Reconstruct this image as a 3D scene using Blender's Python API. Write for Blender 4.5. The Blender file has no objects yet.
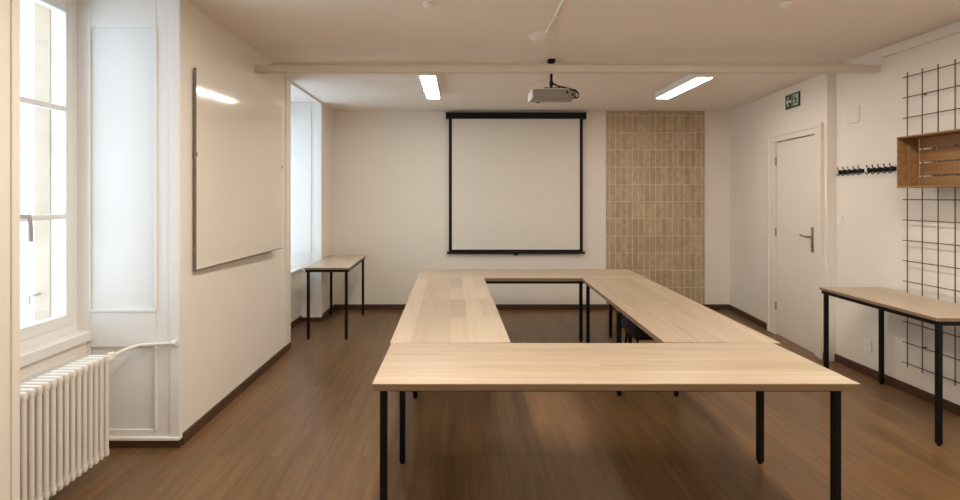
import bpy, bmesh, math, random
from mathutils import Vector, Matrix
random.seed(7)
S = bpy.context.scene
COL = S.collection
PI = math.pi

# ------------------------------------------------------------------ materials
def newmat(name):
    m = bpy.data.materials.new(name); m.use_nodes = True
    nt = m.node_tree
    return m, nt, nt.nodes['Principled BSDF']

def plain(name, col, rough=0.5, metal=0.0, var=0.04, scale=6.0, bump=0.0, bscale=60.0):
    """painted / metal surface with a little procedural unevenness"""
    m, nt, b = newmat(name)
    b.inputs['Roughness'].default_value = rough
    b.inputs['Metallic'].default_value = metal
    tc = nt.nodes.new('ShaderNodeTexCoord')
    nz = nt.nodes.new('ShaderNodeTexNoise'); nz.inputs['Scale'].default_value = scale
    nz.inputs['Detail'].default_value = 4
    nt.links.new(tc.outputs['Object'], nz.inputs['Vector'])
    r = nt.nodes.new('ShaderNodeValToRGB')
    lo = [c*(1-var) for c in col]; hi = [min(1, c*(1+var)) for c in col]
    r.color_ramp.elements[0].color = (*lo, 1); r.color_ramp.elements[1].color = (*hi, 1)
    r.color_ramp.elements[0].position = .3; r.color_ramp.elements[1].position = .7
    nt.links.new(nz.outputs['Fac'], r.inputs['Fac'])
    nt.links.new(r.outputs['Color'], b.inputs['Base Color'])
    if bump:
        n2 = nt.nodes.new('ShaderNodeTexNoise'); n2.inputs['Scale'].default_value = bscale
        n2.inputs['Detail'].default_value = 3
        nt.links.new(tc.outputs['Object'], n2.inputs['Vector'])
        bp = nt.nodes.new('ShaderNodeBump'); bp.inputs['Strength'].default_value = bump
        bp.inputs['Distance'].default_value = .004
        nt.links.new(n2.outputs['Fac'], bp.inputs['Height'])
        nt.links.new(bp.outputs['Normal'], b.inputs['Normal'])
    return m

def wood(name, dark, light, stave=0.11, stave_len=20.0, stave_amt=0.12, grain=0.5, rough=0.35,
         axis='x', gap=None, coords='Object', bevel_gap=0.0):
    """staves run along the chosen axis of the object"""
    m, nt, b = newmat(name)
    N = nt.nodes.new; L = nt.links.new
    tc = N('ShaderNodeTexCoord')
    mp = N('ShaderNodeMapping')
    if axis == 'y': mp.inputs['Rotation'].default_value = (0, 0, -PI/2)
    if axis == 'z': mp.inputs['Rotation'].default_value = (0, PI/2, 0)
    L(tc.outputs[coords], mp.inputs['Vector'])
    bk = N('ShaderNodeTexBrick')
    bk.inputs['Scale'].default_value = 1.0
    bk.inputs['Brick Width'].default_value = stave_len
    bk.inputs['Row Height'].default_value = stave
    bk.inputs['Mortar Size'].default_value = bevel_gap
    bk.inputs['Mortar Smooth'].default_value = 0.3
    bk.offset = .37; bk.offset_frequency = 2
    bk.inputs['Color1'].default_value = (0, 0, 0, 1); bk.inputs['Color2'].default_value = (1, 1, 1, 1)
    bk.inputs['Mortar'].default_value = (.5, .5, .5, 1)
    L(mp.outputs['Vector'], bk.inputs['Vector'])
    st = N('ShaderNodeMapping'); st.inputs['Scale'].default_value = (0.9, 16, 16)
    L(mp.outputs['Vector'], st.inputs['Vector'])
    # shift the grain from stave to stave
    ad = N('ShaderNodeVectorMath'); ad.operation = 'MULTIPLY_ADD'
    ad.inputs[1].default_value = (7.0, 3.0, 5.0)
    L(bk.outputs['Color'], ad.inputs[0]); L(st.outputs['Vector'], ad.inputs[2])
    n1 = N('ShaderNodeTexNoise'); n1.inputs['Scale'].default_value = 1.5; n1.inputs['Detail'].default_value = 6
    n1.inputs['Roughness'].default_value = .62; n1.inputs['Distortion'].default_value = .5
    L(ad.outputs['Vector'], n1.inputs['Vector'])
    mx = N('ShaderNodeMix'); mx.data_type = 'FLOAT'
    mx.inputs[0].default_value = stave_amt
    L(n1.outputs['Fac'], mx.inputs[2]); L(bk.outputs['Color'], mx.inputs[3])
    cr = N('ShaderNodeValToRGB')
    cr.color_ramp.elements[0].color = (*dark, 1); cr.color_ramp.elements[1].color = (*light, 1)
    cr.color_ramp.elements[0].position = .5 - grain*.5; cr.color_ramp.elements[1].position = .5 + grain*.5
    L(mx.outputs[0], cr.inputs['Fac'])
    out = cr.outputs['Color']
    if gap is not None:
        g = N('ShaderNodeMix'); g.data_type = 'RGBA'
        g.inputs[7].default_value = (*gap, 1)
        L(bk.outputs['Fac'], g.inputs[0]); L(out, g.inputs[6]); out = g.outputs[2]
    L(out, b.inputs['Base Color'])
    b.inputs['Roughness'].default_value = rough
    bp = N('ShaderNodeBump'); bp.inputs['Strength'].default_value = .12; bp.inputs['Distance'].default_value = .002
    L(n1.outputs['Fac'], bp.inputs['Height']); L(bp.outputs['Normal'], b.inputs['Normal'])
    return m

def emit(name, col, strength):
    m, nt, b = newmat(name)
    b.inputs['Base Color'].default_value = (.9, .9, .9, 1)
    b.inputs['Emission Color'].default_value = (*col, 1)
    b.inputs['Emission Strength'].default_value = strength
    return m

M = {}
M['wall'] = plain('wall_paint', (.84, .785, .715), .7, var=.012, scale=1.5, bump=.12, bscale=45)
M['ceil'] = plain('ceiling_paint', (.86, .795, .72), .8, var=.012, scale=1.2, bump=.06)
M['duct'] = plain('cable_duct_paint', (.70, .645, .575), .6, var=.012)
M['white'] = plain('white_gloss_paint', (.82, .80, .77), .4, var=.012, scale=3)
M['cream'] = plain('cream_paint', (.82, .765, .69), .45, var=.012, scale=3)
M['rad'] = plain('radiator_enamel', (.80, .76, .70), .3, var=.01)
M['black'] = plain('black_metal', (.005, .005, .0055), .5, metal=.0, var=.25, scale=20)
M['black'].node_tree.nodes['Principled BSDF'].inputs['Specular IOR Level'].default_value = .22
M['blackfab'] = plain('black_padding', (.012, .012, .013), .8, var=.3, scale=60, bump=.2)
M['steel'] = plain('brushed_steel', (.33, .29, .25), .35, metal=.8, var=.1, scale=40)
M['handle'] = plain('satin_nickel', (.46, .43, .40), .4, metal=.5, var=.05)
M['alu'] = plain('grey_aluminium', (.22, .20, .18), .45, metal=.5, var=.05)
M['plastic'] = plain('white_plastic', (.88, .85, .80), .4, var=.01)
M['projgrey'] = plain('grey_projector_plastic', (.25, .23, .21), .5, var=.05, scale=30)
M['base'] = wood('baseboard_wood', (.045, .022, .012), (.11, .055, .030), stave=1, stave_amt=0, grain=.7, rough=.4)
M['base_y'] = wood('baseboard_wood_lengthwise', (.045, .022, .012), (.11, .055, .030), stave=1, stave_amt=0, grain=.7, rough=.4, axis='y')
M['floor'] = wood('floor_planks', (.072, .0355, .0125), (.275, .148, .060), stave=.135, stave_len=1.25, stave_amt=.16,
                  grain=.66, rough=.36, axis='y', gap=(.085, .043, .019), bevel_gap=.0007)
M['oak'] = wood('light_oak_laminate', (.38, .28, .19), (.60, .485, .365), stave=.17, stave_len=30, stave_amt=.18, grain=.50, rough=.33)
M['oak_staves'] = wood('light_oak_laminate_staves', (.40, .295, .20), (.66, .54, .415), stave=.118, stave_len=2.1, stave_amt=.5, grain=.8, rough=.33)
M['oak_edge_shade'] = wood('oak_edge_shaded', (.21, .135, .08), (.28, .185, .11), stave=1, stave_amt=0, grain=.6, rough=.5)  # oak darkened so its colour carries the shade on the table edges
M['crate'] = wood('crate_pine', (.20, .095, .032), (.42, .225, .085), stave=1, stave_amt=0, grain=.6, rough=.6, axis='y')
M['screen'] = plain('projection_fabric', (.78, .745, .69), .75, var=.008, scale=2)
M['rod'] = plain('rusty_dark_wire', (.13, .085, .06), .5, metal=.4, var=.2, scale=10)
M['green'] = plain('sign_green', (.008, .055, .028), .4, var=.05)
M['signwhite'] = plain('sign_white', (.62, .68, .60), .4, var=.02)
M['lamp'] = emit('lamp_diffuser', (1.0, .935, .82), 34)

def stone_mat():
    m, nt, b = newmat('pale_limestone')
    N = nt.nodes.new; L = nt.links.new
    tc = N('ShaderNodeTexCoord')
    mp = N('ShaderNodeMapping'); mp.inputs['Rotation'].default_value = (PI/2, 0, 0)
    L(tc.outputs['Object'], mp.inputs['Vector'])
    bk = N('ShaderNodeTexBrick'); bk.inputs['Scale'].default_value = 1
    bk.inputs['Brick Width'].default_value = .30; bk.inputs['Row Height'].default_value = .42
    bk.inputs['Mortar Size'].default_value = .006
    bk.inputs['Color1'].default_value = (.56, .40, .27, 1); bk.inputs['Color2'].default_value = (.40, .27, .165, 1)
    bk.inputs['Mortar'].default_value = (.36, .31, .25, 1)
    L(mp.outputs['Vector'], bk.inputs['Vector'])
    nz = N('ShaderNodeTexNoise'); nz.inputs['Scale'].default_value = 9; nz.inputs['Detail'].default_value = 8
    L(tc.outputs['Object'], nz.inputs['Vector'])
    mx = N('ShaderNodeMix'); mx.data_type = 'RGBA'; mx.inputs[7].default_value = (.58, .45, .33, 1)
    L(nz.outputs['Fac'], mx.inputs[0]); L(bk.outputs['Color'], mx.inputs[6])
    L(mx.outputs[2], b.inputs['Base Color']); b.inputs['Roughness'].default_value = .9
    return m
M['stone'] = stone_mat()
M['render'] = plain('pale_outdoor_render', (.64, .55, .46), .9, var=.16, scale=5)

def tile_mat():
    m, nt, b = newmat('tan_vertical_tiles')
    N = nt.nodes.new; L = nt.links.new
    tc = N('ShaderNodeTexCoord')
    mp = N('ShaderNodeMapping'); mp.inputs['Rotation'].default_value = (-PI/2, 0, 0)
    L(tc.outputs['Object'], mp.inputs['Vector'])
    def bricks(c1, c2, mort, offx):
        bk = N('ShaderNodeTexBrick'); bk.offset = 0.0; bk.squash = 1
        bk.inputs['Scale'].default_value = 1
        bk.inputs['Brick Width'].default_value = .079; bk.inputs['Row Height'].default_value = .236
        bk.inputs['Mortar Size'].default_value = .0055; bk.inputs['Mortar Smooth'].default_value = .5
        bk.inputs['Color1'].default_value = c1; bk.inputs['Color2'].default_value = c2
        bk.inputs['Mortar'].default_value = mort
        L(mp.outputs['Vector'], bk.inputs['Vector'])
        return bk
    bk = bricks((.43, .325, .205, 1), (.53, .415, .275, 1), (.68, .575, .44, 1), 0)
    nz = N('ShaderNodeTexNoise'); nz.inputs['Scale'].default_value = 13; nz.inputs['Detail'].default_value = 6
    st = N('ShaderNodeMapping'); st.inputs['Scale'].default_value = (1.6, 1, .9)
    L(tc.outputs['Object'], st.inputs['Vector']); L(st.outputs['Vector'], nz.inputs['Vector'])
    cr = N('ShaderNodeValToRGB'); cr.color_ramp.elements[0].position = .32; cr.color_ramp.elements[1].position = .7
    cr.color_ramp.elements[0].color = (.84, .82, .79, 1); cr.color_ramp.elements[1].color = (1.10, 1.10, 1.10, 1)
    L(nz.outputs['Fac'], cr.inputs['Fac'])
    mx = N('ShaderNodeMix'); mx.data_type = 'RGBA'; mx.blend_type = 'MULTIPLY'; mx.inputs[0].default_value = 1
    L(bk.outputs['Color'], mx.inputs[6]); L(cr.outputs['Color'], mx.inputs[7])
    L(mx.outputs[2], b.inputs['Base Color']); b.inputs['Roughness'].default_value = .55
    bp = N('ShaderNodeBump'); bp.inputs['Strength'].default_value = .5; bp.inputs['Distance'].default_value = .004
    bp.invert = True
    L(bk.outputs['Fac'], bp.inputs['Height']); L(bp.outputs['Normal'], b.inputs['Normal'])
    return m
M['tile'] = tile_mat()

def glass_mat():
    m = bpy.data.materials.new('window_glass'); m.use_nodes = True
    nt = m.node_tree; nt.nodes.clear()
    o = nt.nodes.new('ShaderNodeOutputMaterial'); t = nt.nodes.new('ShaderNodeBsdfTransparent')
    g = nt.nodes.new('ShaderNodeBsdfGlossy'); g.inputs['Roughness'].default_value = .02
    lw_ = nt.nodes.new('ShaderNodeLayerWeight')
    pw = nt.nodes.new('ShaderNodeMath'); pw.operation = 'POWER'; pw.inputs[1].default_value = 5
    f = nt.nodes.new('ShaderNodeMath'); f.operation = 'MULTIPLY_ADD'; f.inputs[1].default_value = .8; f.inputs[2].default_value = .05
    nt.links.new(lw_.outputs['Facing'], pw.inputs[0]); nt.links.new(pw.outputs[0], f.inputs[0])
    mx = nt.nodes.new('ShaderNodeMixShader')
    t.inputs['Color'].default_value = (.94, .97, .98, 1)
    nt.links.new(f.outputs[0], mx.inputs[0]); nt.links.new(t.outputs[0], mx.inputs[1]); nt.links.new(g.outputs[0], mx.inputs[2])
    nt.links.new(mx.outputs[0], o.inputs[0])
    return m
M['glass'] = glass_mat()

def board_mat():
    """satin white writing surface, shading normal tilted to steer the lamp reflection"""
    m, nt, b = newmat('writing_board_enamel')
    N = nt.nodes.new; L = nt.links.new
    b.inputs['Base Color'].default_value = (.78, .73, .66, 1)
    b.inputs['Roughness'].default_value = .09
    b.inputs['Specular IOR Level'].default_value = .6
    geo = N('ShaderNodeNewGeometry')
    ad = N('ShaderNodeVectorMath'); ad.operation = 'ADD'; ad.inputs[1].default_value = (0, -.060, 0)  # added tilt of the normal moves the lamp glare along a flat panel
    nm = N('ShaderNodeVectorMath'); nm.operation = 'NORMALIZE'
    L(geo.outputs['Normal'], ad.inputs[0]); L(ad.outputs[0], nm.inputs[0]); L(nm.outputs[0], b.inputs['Normal'])
    return m
M['board'] = board_mat()

# ------------------------------------------------------------------ mesh helpers
class MB:
    def __init__(self): self.bm = bmesh.new()
    def box(self, x0, x1, y0, y1, z0, z1, bevel=0.0, mat=None):
        t = bmesh.new()
        vs = [t.verts.new((x, y, z)) for x in (x0, x1) for y in (y0, y1) for z in (z0, z1)]
        for f in ((0,1,3,2),(4,6,7,5),(0,4,5,1),(2,3,7,6),(0,2,6,4),(1,5,7,3)):
            t.faces.new([vs[i] for i in f])
        if bevel:
            bmesh.ops.bevel(t, geom=list(t.edges), offset=bevel, segments=2, affect='EDGES', profile=.5)
        bmesh.ops.recalc_face_normals(t, faces=list(t.faces))
        self._join(t, mat); return self
    def _join(self, t, mat=None):
        if mat is not None: bmesh.ops.transform(t, matrix=mat, verts=list(t.verts))
        me = bpy.data.meshes.new('tmp'); t.to_mesh(me); t.free()
        self.bm.from_mesh(me); bpy.data.meshes.remove(me)
    def cyl(self, p0, p1, r0, r1=None, seg=20, bevel=0.0):
        r1 = r0 if r1 is None else r1
        p0, p1 = Vector(p0), Vector(p1); d = p1-p0
        t = bmesh.new()
        bmesh.ops.create_cone(t, cap_ends=True, segments=seg, radius1=r0, radius2=r1, depth=d.length)
        if bevel:
            es = [e for e in t.edges if len(e.link_faces) == 2 and any(len(f.verts) > 4 for f in e.link_faces)]
            bmesh.ops.bevel(t, geom=es, offset=bevel, segments=3, affect='EDGES', profile=.5)
        q = Vector((0,0,1)).rotation_difference(d.normalized()).to_matrix().to_4x4()
        self._join(t, Matrix.Translation((p0+p1)/2) @ q); return self
    def tube(self, pts, r, seg=10):
        pts = [Vector(p) for p in pts]
        t = bmesh.new(); rings = []
        up = Vector((0,0,1))
        for i, p in enumerate(pts):
            a = pts[max(0,i-1)]; c = pts[min(len(pts)-1,i+1)]
            d = (c-a).normalized()
            u = d.cross(up)
            if u.length < .05: u = d.cross(Vector((0,1,0)))
            u.normalize(); v = u.cross(d)
            rings.append([t.verts.new(p + r*(math.cos(2*PI*k/seg)*u + math.sin(2*PI*k/seg)*v)) for k in range(seg)])
        for a, c in zip(rings, rings[1:]):
            for k in range(seg): t.faces.new((a[k], a[(k+1)%seg], c[(k+1)%seg], c[k]))
        t.faces.new(rings[0]); t.faces.new(rings[-1])
        bmesh.ops.recalc_face_normals(t, faces=list(t.faces))
        self._join(t); return self
    def sphere(self, c, rx, ry=None, rz=None, seg=20):
        ry = rx if ry is None else ry; rz = rx if rz is None else rz
        t = bmesh.new(); bmesh.ops.create_uvsphere(t, u_segments=seg, v_segments=seg//2, radius=1)
        self._join(t, Matrix.Translation(c) @ Matrix.Diagonal((rx, ry, rz, 1))); return self
    def prism(self, poly, axis, a0, a1):
        """extrude a 2-D outline along axis ('x': (y,z), 'y': (x,z), 'z': (x,y))"""
        def P(u, v, a): return {'x': (a,u,v), 'y': (u,a,v), 'z': (u,v,a)}[axis]
        t = bmesh.new()
        A = [t.verts.new(P(u,v,a0)) for u,v in poly]; B = [t.verts.new(P(u,v,a1)) for u,v in poly]
        n = len(poly)
        t.faces.new(A); t.faces.new(B)
        for i in range(n): t.faces.new((A[i], A[(i+1)%n], B[(i+1)%n], B[i]))
        bmesh.ops.recalc_face_normals(t, faces=list(t.faces))
        self._join(t); return self
    def obj(self, name, mat, parent=None, loc=None, smooth=False, rotz=0):
        me = bpy.data.meshes.new(name); self.bm.to_mesh(me); self.bm.free()
        me.materials.append(mat if not isinstance(mat, str) else M[mat])
        if smooth:
            for p in me.polygons: p.use_smooth = True
            me.set_sharp_from_angle(angle=math.radians(40))
        o = bpy.data.objects.new(name, me); COL.objects.link(o)
        if parent: o.parent = parent
        if loc: o.location = loc
        o.rotation_euler.z = rotz
        return o

def tag(o, label, cat, group=None):
    o['label'] = label; o['category'] = cat
    if group: o['group'] = group
    return o
def thing(name, label, cat, loc=(0,0,0), rotz=0, group=None):
    o = bpy.data.objects.new(name, None); o.empty_display_size = .1; COL.objects.link(o)
    o.location = loc; o.rotation_euler.z = rotz
    return tag(o, label, cat, group)
def struct_root(name, loc=(0,0,0), rotz=0):
    o = bpy.data.objects.new(name, None); o.empty_display_size = .1; COL.objects.link(o)
    o.location = loc; o.rotation_euler.z = rotz; o['kind'] = 'structure'; return o
def struct(mb, name, mat, loc=None, rotz=0):
    o = mb.obj(name, mat, None, loc, rotz=rotz); o['kind'] = 'structure'; return o
def copy_tree(o, parent=None):
    c = o.copy(); COL.objects.link(c)
    if parent: c.parent = parent
    for ch in list(o.children): copy_tree(ch, c)
    return c

# ------------------------------------------------------------------ room shell (X right, Y into the room, Z up; camera stands at the origin)
XL, XR, YB, YF = -1.74, 3.55, 7.58, -1.6
CF, CR_ = 2.80, 2.735          # ceiling heights, front and rear bay
struct(MB().box(-2.75, 4.3, YF-.2, YB+.2, -.12, 0), 'floor', 'floor')
struct(MB().box(-2.75, 4.3, YF-.2, 5.12, CF, CF+.15).box(-2.75, 4.3, 5.12, YB+.2, CR_, CF+.15), 'ceiling', 'ceil')
struct(MB().box(-2.75, 4.3, YB, YB+.2, 0, CF), 'wall_back', 'wall')
struct(MB().box(-2.75, 4.3, YF-.2, YF, 0, CF), 'wall_front', 'wall')
# left wall: three piers with two window niches between them
lw = MB()
lw.box(-2.75, XL, YF, 2.15, 0, CF)
lw.box(-2.75, XL, 3.43, 5.62, 0, CF)
lw.box(-2.75, XL, 6.90, YB, 0, CF)
lw.box(-2.75, -2.31, 2.17, 3.43, 0, .66)           # parapet below the near window
lw.box(-2.75, -2.36, 2.17, 3.43, 2.76, CF)
lw.box(-2.75, -2.36, 2.17, 2.34, .66, 2.76)
lw.box(-2.75, -1.99, 5.62, 6.90, 0, .64)           # parapet below the far window
lw.box(-2.75, -2.36, 5.62, 6.90, 2.62, CF)
struct(lw, 'wall_left', 'wall')

# right wall: near run, then the slightly splayed door run
DO = Vector((3.47, 5.20, 0)); DV = Vector((3.72-3.47, YB-5.20, 0)); DL = DV.length
DA = math.atan2(DV.y, DV.x)
struct(MB().box(XR, XR+.3, YF, 5.205, 0, CF), 'wall_right', 'wall')
dw = MB()
dw.box(0, .187, -.25, 0, 0, CF).box(1.033, DL+.1, -.25, 0, 0, CF).box(.187, 1.033, -.25, 0, 2.17, CF)
struct(dw, 'wall_door_side', 'wall', loc=DO, rotz=DA)

# baseboards
BH = .072
bbk = MB().box(XL, 3.71, YB-.014, YB, 0, BH, .003)
struct(bbk, 'baseboard_back', 'base')
bl = MB()
bl.box(XL, XL+.014, YF, 2.113, 0, BH, .003).box(XL, XL+.014, 3.43, 5.62, 0, BH, .003).box(XL, XL+.014, 6.9, YB-.014, 0, BH, .003)
bl.box(-1.99, -1.976, 5.62, 6.9, 0, BH, .003)
struct(bl, 'baseboard_left', 'base_y')
struct(MB().box(-2.30, XL+.012, 3.395, 3.418, 0, .05, .003).box(-1.976, XL+.012, 6.865, 6.886, 0, .05, .003), 'baseboard_niche', 'base')
struct(MB().box(XR-.014, XR, YF, 5.2, 0, BH, .003), 'baseboard_right', 'base_y')
struct(MB().box(0, .05, 0, .014, 0, BH, .003).box(1.183, DL-.01, 0, .014, 0, BH, .003), 'baseboard_door_side', 'base', loc=DO, rotz=DA)

# white panelled linings of the window niches
def lining(y, x0, x1, zb, ztop, px0, px1, name, zmid0=.62, zmid1=.85, zt=2.60):
    m = MB()
    f0, f1 = y-.012, y                    # base sheet
    m.box(x0, x1, f0, f1, .048, ztop)
    k0 = y-.026
    m.box(x0, px0, k0, f0, .048, ztop, .004)           # left stile
    m.box(px1, x1-.05, k0, f0, .048, ztop, .004)       # right stile
    for a, b_ in ((.048, .11), (zmid0, zmid1), (zt, ztop)):
        m.box(px0, px1, k0, f0, a, b_, .004)
    m.box(px1-.012, px1+.004, y-.034, k0+.006, .11, zmid0, .003)      # mouldings along the panel edge
    m.box(px1-.012, px1+.004, y-.034, k0+.006, zmid1, zt, .003)
    m.box(px0, px1, y-.032, k0+.006, zmid1-.012, zmid1+.006, .003)
    m.box(x1-.055, x1+.012, y-.036, f1, .05, ztop, .006)            # corner casing
    m.box(x0, x1+.008, y-.046, k0+.006, .048, .068, .004)           # skirting ledge
    return struct(m, name, 'white')
lining(3.43, -2.40, XL, 0, CF, -2.29, -1.878, 'trim_1')
lining(6.90, -2.36, XL, 0, CR_, -2.3, -1.86, 'trim_2')
# casings on the wall faces beside the niches
struct(MB().box(XL, XL+.012, 5.47, 5.62, BH, CR_, .003).box(XL, XL+.010, 2.03, 2.12, BH, CF, .004)
       .box(XL-.02, XL+.018, 2.115, 2.155, 0, CF, .004), 'trim_3', 'cream')
# flat cable duct that spans the room below the ceiling step, and the one along the right wall
struct(MB().box(XL, XR, 4.64, 4.72, 2.607, 2.664, .004).box(-1.62, 3.42, 4.67, 4.72, 2.664, 2.682, .002), 'trim_4', 'duct')
struct(MB().box(XR-.035, XR, YF, 4.60, 2.715, 2.765, .006), 'trim_5', 'cream')
struct(MB().box(XL-.03, XL+.008, 5.62, 6.90, 2.712, CR_, .002), 'trim_8', 'cream')
# sills
struct(MB().box(-2.40, -2.285, 2.15, 3.418, .66, .722, .006).box(-2.31, -2.30, 2.25, 3.3, .2, .60, .003), 'trim_6', 'white')
struct(MB().box(-2.36, -1.965, 5.62, 6.87, .64, .672, .006), 'trim_7', 'white')

# outer stone jambs of the near window
struct(MB().box(-2.85, -2.43, 3.410, 3.432, .5, 2.9).box(-2.85, -2.43, 2.33, 2.36, .5, 2.9), 'wall_outside', 'render')
struct(MB().box(-2.632, -2.538, 3.402, 3.412, .5, 2.9, .002), 'wall_outside_stonework', 'stone')

# ------------------------------------------------------------------ windows
def window(name, y0, y1, ymid, x, z0, z1, bars, handle_y=None):
    r = struct_root(name, (x, (y0+y1)/2, z0))
    yc = (y0+y1)/2
    def L(m, n, mat, p=r, smooth=False):
        bmesh.ops.translate(m.bm, verts=list(m.bm.verts), vec=(-x, -yc, -z0)); return m.obj(n, mat, p, smooth=smooth)
    f = MB()
    f.box(x-.06, x, y0, y0+.045, z0, z1, .004).box(x-.06, x, y1-.045, y1, z0, z1, .004)
    f.box(x-.06, x, y0+.045, y1-.045, z0, z0+.05, .004).box(x-.06, x, y0+.045, y1-.045, z1-.045, z1, .004)
    L(f, 'window_frame', 'white')
    for a, b_ in ((y0+.045, ymid), (ymid, y1-.045)):
        s = MB()
        xa, xb = x-.05, x+.004
        zb, zt = z0+.05, z1-.045
        s.box(xa, xb, a, a+.056, zb, zt, .005).box(xa, xb, b_-.056, b_, zb, zt, .005)
        s.box(xa, xb, a+.06, b_-.06, zb, zb+.07, .005).box(xa, xb, a+.06, b_-.06, zt-.055, zt, .005)
        for z in bars: s.box(xa+.01, xb-.01, a+.06, b_-.06, z-.015, z+.015, .004)
        so = L(s, 'sash', 'white')
        g = MB().box(x-.022, x-.018, a+.06, b_-.06, zb+.06, zt-.05)
        go = g.obj('pane', M['glass'], so)
        go.location = (-x, -yc, -z0)
    if handle_y:
        h = MB()
        h.box(x, x+.012, handle_y-.014, handle_y+.014, 1.38, 1.50, .003)
        h.cyl((x+.0, handle_y, 1.447), (x+.098, handle_y, 1.447), .010)
        h.tube([(x+.090, handle_y, 1.455), (x+.098, handle_y+.002, 1.43), (x+.099, handle_y+.004, 1.39), (x+.099, handle_y+.006, 1.315)], .0105)
        ho = L(h, 'handle', 'handle', smooth=True)
    return r
window('window_1', 2.34, 3.408, 2.885, -2.37, .72, 2.76, (1.433, 2.08), handle_y=2.905)
window('window_2', 5.62, 6.872, 6.26, -2.37, .672, 2.62, (1.30, 1.95))
# iron shutter stay outside
sh = thing('shutter_stay', 'small grey iron shutter stay on the stone jamb outside the left window', 'shutter hook', (-2.60, 3.40, .95))
MB().tube([(0, 0, 0), (0, -.05, .0), (-.06, -.06, .002), (-.12, -.06, .006)], .007).obj('bar', 'handle', sh, smooth=True)
MB().tube([(-.02, -.055, .0), (-.02, -.057, -.05)], .007).obj('catch', 'handle', sh, smooth=True)

# ------------------------------------------------------------------ door
dr = struct_root('door_1', DO, DA)
fr = MB()
fr.box(.05, .187, -.06, .022, 0, 2.17, .003).box(1.033, 1.183, -.06, .022, 0, 2.17, .003).box(.05, 1.183, -.06, .022, 2.17, 2.25, .004)
fr.box(.045, .085, 0, .034, 0, 2.225, .003).box(1.148, 1.188, 0, .034, 0, 2.225, .003).box(.045, 1.188, 0, .034, 2.225, 2.262, .004)
fr.obj('door_frame', 'cream', dr)
lf = MB().box(.191, 1.029, -.05, -.008, .002, 2.166, .003).obj('door_leaf', 'cream', dr)
ha = MB()
ha.box(.250, .290, -.009, .001, 1.00, 1.25, .003)
ha.cyl((.270, -.002, 1.155), (.270, .055, 1.155), .010)
ha.tube([(.262, .05, 1.155), (.30, .054, 1.155), (.36, .052, 1.158), (.405, .046, 1.163)], .009)
ha.cyl((.270, -.002, 1.065), (.270, .006, 1.065), .012)
ha.obj('door_handle', 'steel', lf, smooth=True)
for z in (.32, 1.15, 1.95):
    MB().cyl((1.036, .004, z-.045), (1.036, .004, z+.045), .011).obj('hinge', 'steel', dr, smooth=True)

# exit sign above the door
es = thing('exit_sign', 'green emergency exit sign high on the wall above the door', 'exit sign', DO + DV.normalized()*.64 + Vector((0,0,2.496)), DA)
# local x runs into the room, so reading direction is -x (viewer sees far end on the left)
MB().box(-.150, .150, .001, .012, 0, .152, .002).obj('sign_panel', 'green', es)
MB().box(-.004, .004, .011, .0135, .006, .146).obj('divider', 'signwhite', es)
ar = MB().prism([(.135,.076),(.085,.128),(.062,.128),(.098,.090),(.02,.090),(.02,.062),(.098,.062),(.062,.024),(.085,.024)], 'y', .0115, .0135)
ar.obj('arrow', 'signwhite', es)
MB().prism([(-.030,.018),(-.128,.018),(-.128,.134),(-.030,.134)], 'y', .0115, .0135).obj('door_symbol', 'signwhite', es)
rm = MB()
y0, y1 = .013, .015
rm.cyl((-.064, y0, .112), (-.064, y1, .112), .0115)
rm.prism([(-.060,.098),(-.082,.094),(-.092,.060),(-.076,.054)], 'y', y0, y1)
rm.prism([(-.076,.062),(-.060,.040),(-.046,.042),(-.044,.034),(-.064,.030),(-.088,.056)], 'y', y0, y1)
rm.prism([(-.080,.060),(-.098,.040),(-.120,.026),(-.124,.032),(-.104,.050),(-.092,.064)], 'y', y0, y1)
rm.prism([(-.064,.096),(-.044,.078),(-.036,.086),(-.042,.090),(-.060,.104)], 'y', y0, y1)
rm.prism([(-.080,.094),(-.100,.080),(-.112,.086),(-.116,.080),(-.100,.070),(-.078,.084)], 'y', y0, y1)
rm.obj('running_figure', 'green', es)

# ------------------------------------------------------------------ screen, tiles, projector
sc = thing('projection_screen', 'white pull-down projection screen with black border on the back wall', 'projection screen', (.765, YB, .77))
MB().box(-.945, .945, -.085, -.003, 1.85, 1.935, .008).box(-.958, -.94, -.09, -.001, 1.845, 1.94, .004).box(.94, .958, -.09, -.001, 1.845, 1.94, .004).obj('case', 'black', sc)
for sx in (-.8, .8): MB().box(sx-.02, sx+.02, -.02, -.0005, 1.86, 1.92, .002).obj('wall_mount', 'black', sc)
MB().box(-.875, .875, -.047, -.045, .03, 1.86).obj('fabric', 'screen', sc)
b = MB(); b.box(-.918, -.875, -.048, -.044, .03, 1.86).box(.875, .918, -.048, -.044, .03, 1.86).box(-.918, .918, -.0485, -.0435, .025, .06)
b.obj('border', 'black', sc)
MB().cyl((-.945, -.046, .018), (.945, -.046, .018), .017).obj('bottom_bar', 'black', sc, smooth=True)
MB().box(-.03, .03, -.056, -.036, -.016, .004, .004).obj('pull_tab', 'black', sc)

tp = MB().box(-.674, .674, -.020, -.002, 0, 2.66, .002).obj('tile_panel', 'tile', None, (2.688, YB-.002, .073))
tag(tp, 'tan panel of narrow upright tiles on the back wall right of the screen', 'wall tiles')

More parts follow.
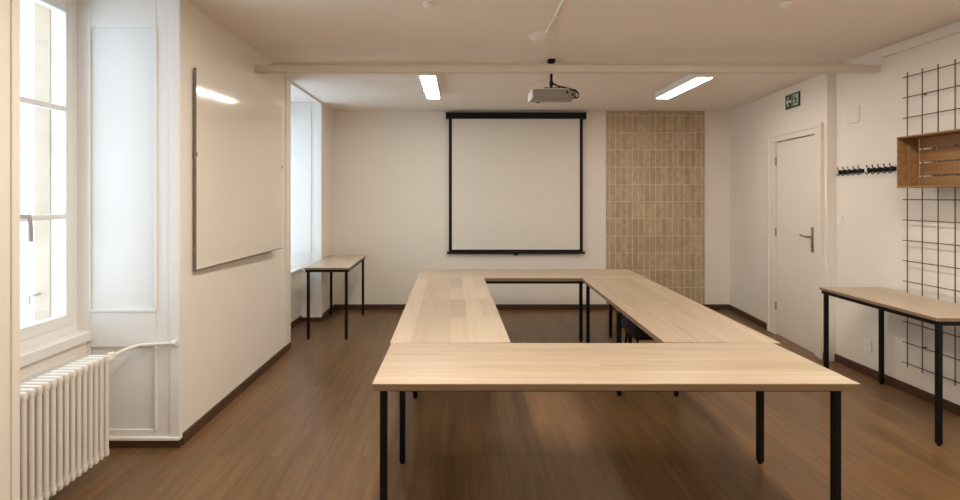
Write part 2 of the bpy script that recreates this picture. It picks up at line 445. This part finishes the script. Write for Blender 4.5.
pj = thing('projector', 'grey and white projector hanging from the ceiling on a black pole', 'projector', (.83, 5.0, CF))
MB().box(-.032, .032, -.032, .032, -.03, -.0005, .004).cyl((0,0,-.03), (0,0,-.06), .028, .018).obj('ceiling_mount', 'black', pj, smooth=True)
MB().cyl((0, 0, -.04), (0, 0, -.27), .0125).cyl((0,0,-.20), (0,0,-.235), .018).obj('pole', 'black', pj, smooth=True)
pa = MB().box(-.075, .075, -.06, .06, -.283, -.265, .004)
for sx in (-1, 1):
    for sy in (-1, 1): pa.box(sx*.066-.008, sx*.066+.008, sy*.05-.008, sy*.05+.008, -.30, -.27, .002)
pa.obj('bracket', 'black', pj)
MB().box(-.182, .205, -.13, .13, -.368, -.292, .014).obj('housing', 'projgrey', pj, smooth=True)
MB().box(-.200, -.180, -.128, .128, -.372, -.288, .010).box(-.185, .205, -.122, .122, -.293, -.286, .003).obj('white_shell', 'plastic', pj, smooth=True)
MB().cyl((-.10, .13, -.338), (-.10, .155, -.338), .036, .032).obj('lens', 'black', pj, smooth=True)
for cx, cz in ((.118, -.322), (.168, -.342)):
    MB().cyl((cx, -.128, cz), (cx, -.135, cz), .011).obj('port', 'black', pj, smooth=True)
MB().tube([(.008,-.012,-.215), (.05,-.04,-.25), (.11,-.09,-.275), (.165,-.135,-.300), (.198,-.15,-.318), (.213,-.15,-.34), (.212,-.145,-.368), (.196,-.14,-.378), (.184,-.132,-.36)], .0075).obj('black_cable', 'black', pj, smooth=True)
MB().tube([(-.012,.0,-.09), (-.04,-.02,-.15), (-.09,-.05,-.20), (-.15,-.07,-.225), (-.19,-.08,-.26), (-.205,-.08,-.31)], .006).obj('white_cable', 'plastic', pj, smooth=True)

# ------------------------------------------------------------------ ceiling lamps
def luminaire(x, y0, y1, label):
    L_ = y1-y0
    t = thing('ceiling_lamp', label, 'ceiling light', (x, y0, CR_), 0, 'ceiling lamps')
    MB().box(-.088, .088, -.01, L_+.01, -.070, -.0005, .006).obj('housing', 'plastic', t)
    MB().box(-.068, .068, .005, L_-.005, -.074, -.068, .002).obj('diffuser', 'lamp', t)
    return t
luminaire(-.30, 5.06, 6.22, 'bright oblong ceiling lamp above the left side, nearest the screen\'s left corner')
luminaire(2.29, 5.13, 6.22, 'bright oblong ceiling lamp above the right side, near the tiled panel')

# detectors and conduit on the front ceiling
def dome(x, y, label):
    t = thing('ceiling_detector', label, 'detector', (x, y, CF), 0, 'small ceiling detectors')
    MB().cyl((0,0,-.0005), (0,0,-.012), .036).obj('base', 'plastic', t, smooth=True)
    MB().sphere((0,0,-.014), .030, .030, .026).obj('cap', 'plastic', t, smooth=True)
dome(-.205, 3.55, 'small white round ceiling detector, left of the conduit at the top edge')
dome(2.10, 3.55, 'small white round ceiling detector, far right of the conduit at the top edge')
jb = thing('smoke_detector', 'white round smoke detector on the ceiling at the end of the conduit', 'smoke detector', (.635, 4.24, CF))
MB().cyl((0,0,-.0005), (0,0,-.022), .10, .098, seg=32).obj('base', 'plastic', jb, smooth=True)
MB().cyl((-.03,0,-.02), (-.03,0,-.048), .066, .045, seg=32).obj('head', 'plastic', jb, smooth=True)
cd = thing('ceiling_conduit', 'thin white cable conduit running along the ceiling towards the camera', 'conduit', (.65, 4.15, CF))
MB().tube([(0, 0, -.011), (0, -2.0, -.011), (0, -4.0, -.011)], .010).obj('tube', 'plastic', cd, smooth=True)
for k in range(4): MB().box(-.016, .016, -.4-k*.9, -.38-k*.9, -.024, -.0005, .002).obj('clip', 'plastic', cd)

# ------------------------------------------------------------------ whiteboard on the left wall
bx0, by0, bx1, by1 = -1.712, 3.568, -1.660, 5.125
bd = thing('whiteboard', 'large glossy whiteboard with thin grey edge on the left wall', 'whiteboard', (bx0, by0, 1.076), math.atan2(by1-by0, bx1-bx0))
BLN = math.hypot(by1-by0, bx1-bx0)
# local x runs along the wall, +y faces the wall, -y faces the room
MB().box(0, BLN, .0, .012, 0, 1.312, .002).obj('panel', 'board', bd)
MB().box(-.004, .003, -.002, .014, -.004, 1.314, .002).obj('edge_strip', 'alu', bd)
MB().box(-.004, BLN+.003, -.003, .014, -.007, .002, .002).obj('edge_strip', 'alu', bd)
for cx in (-.006, BLN-.004):
    MB().box(cx, cx+.012, -.008, .016, .74, .765, .002).obj('clip', 'alu', bd)
for cx, d in ((.12, .018), (BLN-.12, .058)):
    MB().box(cx, cx+.03, .012, .012+d, .2, 1.1, .003).obj('wall_bracket', 'alu', bd)

# ------------------------------------------------------------------ tables
def table(name, label, cat, center, rotz, L_, W, H_, legs, mat='oak', thick=.034, leg=.033, inset=.07, group=None, skip_frame=False, feet=True):
    t = thing(name, label, cat, (center[0], center[1], 0), rotz, group)
    MB().box(-L_/2, L_/2, -W/2, W/2, H_-thick, H_, .0025).obj('tabletop', mat, t)
    # slim strips just proud of the board, edge shade painted into their colour
    e = MB(); zb, zt = H_-thick+.001, H_-.0035
    e.box(-L_/2+.002, L_/2-.002, -W/2-.0012, -W/2+.001, zb, zt).box(-L_/2+.002, L_/2-.002, W/2-.001, W/2+.0012, zb, zt)
    e.box(-L_/2-.0012, -L_/2+.001, -W/2+.002, W/2-.002, zb, zt).box(L_/2-.001, L_/2+.0012, -W/2+.002, W/2-.002, zb, zt)
    e.obj('shaded_edge', 'oak_edge_shade', t)
    f = MB(); a, b_ = L_/2-max(inset, .01 if thick < .03 else .07), W/2-inset; z0, z1 = H_-thick-.028, H_-thick
    f.box(-a, a, -b_, -b_+.025, z0, z1, .002).box(-a, a, b_-.025, b_, z0, z1, .002)
    f.box(-a, -a+.025, -b_+.025, b_-.025, z0, z1, .002).box(a-.025, a, -b_+.025, b_-.025, z0, z1, .002)
    f.obj('frame', 'black', t)
    R = Matrix.Rotation(-rotz, 2)
    for (wx, wy) in legs:
        v = R @ Vector((wx-center[0], wy-center[1])); h = leg/2
        lo = MB().box(v.x-h, v.x+h, v.y-h, v.y+h, .012, H_-thick, .003).obj('leg', 'black', t)
        MB().cyl((v.x, v.y, 0), (v.x, v.y, .014), h*.8, h*.8).obj('foot', 'black', lo, smooth=True)
        # top plate that screws the leg to the board
        MB().box(v.x-h-.012, v.x+h+.012, v.y-h-.002, v.y+h+.002, H_-thick-.006, H_-thick, .001).obj('leg_plate', 'black', lo)
    return t
G = 'light oak tables of the meeting square'
HM = .69
table('meeting_table', 'long light oak table at the front of the square, nearest the camera', 'table', (.720, 2.8875), 0, 2.25, .705, HM,
      [(-.356, 2.568), (1.754, 2.568), (-.335, 3.205), (1.748, 3.205)], group=G)
table('meeting_table', 'light oak table on the left side of the square, joining the front table', 'table', (-.0675, 3.936), PI/2+.015, 1.366, .715, HM,
      [(-.345, 4.235), (.235, 4.52), (-.345, 4.53)], mat='oak_staves', group=G)
table('meeting_table', 'light oak table on the left side of the square, farther half beside the back table', 'table', (-.091, 5.229), PI/2+.015, 1.205, .715, HM,
      [(-.36, 4.80), (.20, 4.80), (-.37, 5.68), (.20, 5.68)], mat='oak_staves', group=G)
table('meeting_table', 'long light oak table forming the right side of the square', 'table', (1.594, 4.541), PI/2-.0325, 2.573, .682, HM,
      [(1.237, 4.285), (1.68, 4.275), (1.335, 5.74), (1.78, 5.76)], group=G)
table('meeting_table', 'light oak table at the back of the square, nearest the screen', 'table', (.765, 6.193), 0, 2.46, .70, HM,
      [(-.36, 5.90), (-.36, 6.48), (1.290, 5.87), (1.66, 6.06), (1.9, 6.48)], inset=.006, group=G)
table('side_table', 'narrow light oak side table with black legs in the far left corner', 'table', (-1.462, 6.60), PI/2+.03, 1.30, .485, .785,
      [(-1.650, 5.985), (-1.237, 5.985), (-1.688, 7.21), (-1.272, 7.21)], thick=.022, leg=.030, inset=.01, group='side tables')
table('side_table', 'narrow light oak side table with black legs against the right wall under the crate', 'table', (3.240, 3.995), PI/2-.03, 1.17, .52, .80,
      [(2.990, 3.435), (3.455, 3.442), (3.026, 4.545), (3.490, 4.555)], thick=.024, leg=.029, inset=.01, group='side tables')

# black stool below the right table
st = thing('stool', 'black padded stool with thin legs pushed under the right side of the meeting tables', 'stool', (1.70, 4.95, 0))
MB().box(-.20, .20, -.20, .20, .33, .47, .03).obj('seat', 'blackfab', st, smooth=True)
MB().box(-.17, .17, -.17, .17, .305, .332, .003).obj('seat_frame', 'black', st)
for sx in (-1, 1):
    for sy in (-1, 1):
        MB().cyl((sx*.15, sy*.15, .31), (sx*.175, sy*.175, 0), .012, .010).obj('leg', 'black', st, smooth=True)
for sy in (-.165, .165): MB().tube([(-.165,sy,.12), (.165,sy,.12)], .007).obj('stretcher', 'black', st, smooth=True)

# ------------------------------------------------------------------ radiator
rd = thing('radiator', 'white ribbed column radiator under the left window', 'radiator', (-2.052, 2.365, 0))
n = 17; pitch = .0455
sec = MB()
for dx in (-.048, 0, .048):
    sec.cyl((dx, 0, .10), (dx, 0, .635), .0128, seg=14)
sec.box(-.0625, .0625, -.0155, .0155, .605, .655, .013).box(-.0625, .0625, -.0155, .0155, .08, .13, .013)
s0 = sec.obj('section', 'rad', rd, (0, pitch*.5, 0), smooth=True)
for k in range(1, n):
    c = s0.copy(); COL.objects.link(c); c.parent = rd; c.location = (0, pitch*(k+.5), 0)
for z in (.115, .615): MB().cyl((0, .0, z), (0, n*pitch, z), .018).obj('header', 'rad', rd, smooth=True)
for yy in (.12, .62):
    MB().box(-.17, -.02, yy, yy+.03, .24, .27, .003).box(-.24, -.16, yy, yy+.03, .20, .31, .003).obj('wall_bracket', 'rad', rd)
vy = n*pitch
MB().cyl((.03, vy-.005, .615), (.03, vy+.05, .615), .020).cyl((.03, vy+.05, .600), (.03, vy+.05, .648), .022, .020, bevel=.004).obj('valve', 'rad', rd, smooth=True)
pp = thing('heating_pipe', 'thin white heating pipe from the radiator valve along the panelled niche', 'pipe', (-2.022, 3.19, .63))
MB().tube([(0, 0, -.005), (.012, .06, .002), (.025, .13, .006), (.045, .175, .010), (.075, .185, .012), (.27, .187, .024)], .011).obj('tube', 'rad', pp, smooth=True)
MB().cyl((.255, .187, .024), (.283, .187, .024), .019).obj('collar', 'rad', pp, smooth=True)

# ------------------------------------------------------------------ right wall: grid, crate, hooks, plates
gp = thing('wire_grid_panel', 'dark wire grid panel mounted on the right wall', 'wire grid', (XR-.032, 4.325, .244))
gr_r = .0039
for k in range(8):
    MB().cyl((0, -.139*k, -.035), (0, -.139*k, 2.285), gr_r, seg=10).obj('vertical_rod', 'rod', gp, smooth=True)
for k in range(15):
    z = .1607*k
    MB().cyl((-.0085, .032, z), (-.0085, -.139*7-.04, z), gr_r, seg=10).obj('horizontal_rod', 'rod', gp, smooth=True)
for yy in (-.139, -.834):
    for z in (.1607, 2.0891):
        MB().cyl((0, yy, z), (.0315, yy, z), .006).obj('wall_mount', 'rod', gp, smooth=True)

cr = thing('wooden_crate', 'brown wooden crate with slatted back hung sideways on the wire grid', 'crate', (3.312, 3.553, 1.618))
CD, CL, CH = .172, .62, .385        # depth, length, height
T = .012
MB().box(0, CD, 0, CL, CH-T, CH, .002).obj('side_board', 'crate', cr)
MB().box(0, CD, 0, CL, 0, T, .002).obj('side_board', 'crate', cr)
for yy in (0, CL-.014):
    e = MB(); a0, a1 = yy, yy+.014
    e.box(.002, .068, a0, a1, T, CH-T, .0015).box(.082, CD-.012, a0, a1, T, CH-T, .0015)
    for za, zb in ((T, .07), (.19, .205), (.32, CH-T)): e.box(.068, .082, a0, a1, za, zb)
    e.obj('end_board', 'crate', cr)
zz = [(T, .083), (.095, .185), (.196, .286), (.298, CH-T)]
for za, zb in zz: MB().box(CD-.011, CD, .014, CL-.014, za, zb, .0015).obj('back_slat', 'crate', cr)
for yy in (.10, .30, .48):
    MB().box(CD-.001, CD+.007, yy, yy+.03, .01, CH-.01, .001).obj('batten', 'crate', cr)
for yy in (.16, .44):
    MB().box(CD-.003, CD+.0185, yy, yy+.012, .30, .312).obj('hanger', 'rod', cr)

def rack(y_far, L_, label):
    t = thing('coat_rack', label, 'coat hooks', (XR, y_far, 1.78), 0, 'coat hook rails')
    MB().box(-.012, -.0005, -L_, 0, -.017, .017, .003).obj('rail', 'black', t)
    for k in range(5):
        yy = -.03 - k*(L_-.06)/4
        h = MB().box(-.018, -.011, yy-.009, yy+.009, -.022, .022, .002)
        h.tube([(-.015, yy, .008), (-.024, yy, .018), (-.032, yy, .030), (-.034, yy, .040)], .0038)
        h.tube([(-.015, yy, -.010), (-.020, yy, -.026), (-.030, yy, -.034), (-.040, yy, -.028), (-.043, yy, -.018)], .0038)
        h.sphere((-.034, yy, .042), .006, seg=10).sphere((-.043, yy, -.016), .0052, seg=10)
        h.obj('hook', 'black', t, smooth=True)
rack(5.15, .325, 'black coat hook rail with five hooks, the one nearer the door')
rack(4.785, .315, 'black coat hook rail with five hooks, the one beside the crate')

def plate(name, label, cat, y, z, w, h):
    t = thing(name, label, cat, (XR, y, z))
    MB().box(-.010, -.0005, -w/2, w/2, -h/2, h/2, .003).obj('cover_plate', 'plastic', t)
    return t
so = plate('wall_socket', 'white wall socket low on the right wall below the side table', 'socket', 4.78, .26, .085, .10)
MB().cyl((-.0085, 0, 0), (-.0125, 0, 0), .026).obj('socket_face', 'plastic', so, smooth=True)
for dy in (-.009, .009): MB().cyl((-.012, dy, 0), (-.0131, dy, 0), .003).obj('hole', 'black', so)
sw = plate('light_switch', 'white light switch on the right wall beside the door corner', 'light switch', 5.13, 1.335, .07, .085)
MB().box(-.016, -.008, -.022, .022, -.028, .028, .003).obj('rocker', 'plastic', sw)
bp_ = thing('wall_plate', 'pale blank cover plate high on the right wall beyond the wire grid', 'cover plate', (XR, 4.965, 2.29))
MB().box(-.012, -.0005, -.085, .085, -.075, .075, .004).obj('cover_plate', 'wall', bp_)
MB().box(-.014, -.010, -.06, -.05, -.07, .07, .001).obj('rib', 'wall', bp_)

# ------------------------------------------------------------------ lights
w = bpy.data.worlds.new('World'); S.world = w; w.use_nodes = True
bg = w.node_tree.nodes['Background']
bg.inputs['Color'].default_value = (.66, .82, 1.0, 1); bg.inputs['Strength'].default_value = 4.9

def area(name, loc, rot, sx, sy, power, col, portal=False):
    l = bpy.data.lights.new(name, 'AREA'); l.shape = 'RECTANGLE'; l.size = sx; l.size_y = sy
    l.energy = power; l.color = col
    if portal: l.cycles.is_portal = True
    o = bpy.data.objects.new(name, l); COL.objects.link(o); o.location = loc; o.rotation_euler = rot
    return o
area('window_portal', (-2.80, 2.88, 1.74), (0, -PI/2, 0), 2.1, 1.1, 1, (1,1,1), True)
area('window_portal', (-2.80, 6.26, 1.66), (0, -PI/2, 0), 2.0, 1.3, 1, (1,1,1), True)
WARM = (1.0, .915, .785)
for i, (x, y, p) in enumerate(((-.3, -.9, 12), (2.3, -.9, 12), (-.30, 2.4, 44), (2.29, 2.4, 44))):
    area('front_ceiling_lamp', (x, y, 2.72), (0, 0, 0), .2, 1.25, p, WARM)

# ------------------------------------------------------------------ camera
cam = bpy.data.cameras.new('camera'); co = bpy.data.objects.new('camera', cam); COL.objects.link(co)
co.location = (0, 0, 1.55); co.rotation_euler = (PI/2, 0, 0)
cam.sensor_width = 36; cam.lens = 550/960*36
cam.shift_x = (480-460)/960; cam.shift_y = (197-250)/960
cam.clip_start = .05
S.camera = co
S.view_settings.view_transform = 'Standard'
S.view_settings.look = 'None'
S.view_settings.exposure = 0.13
S.cycles.max_bounces = 10; S.cycles.diffuse_bounces = 6
S.cycles.use_denoising = True
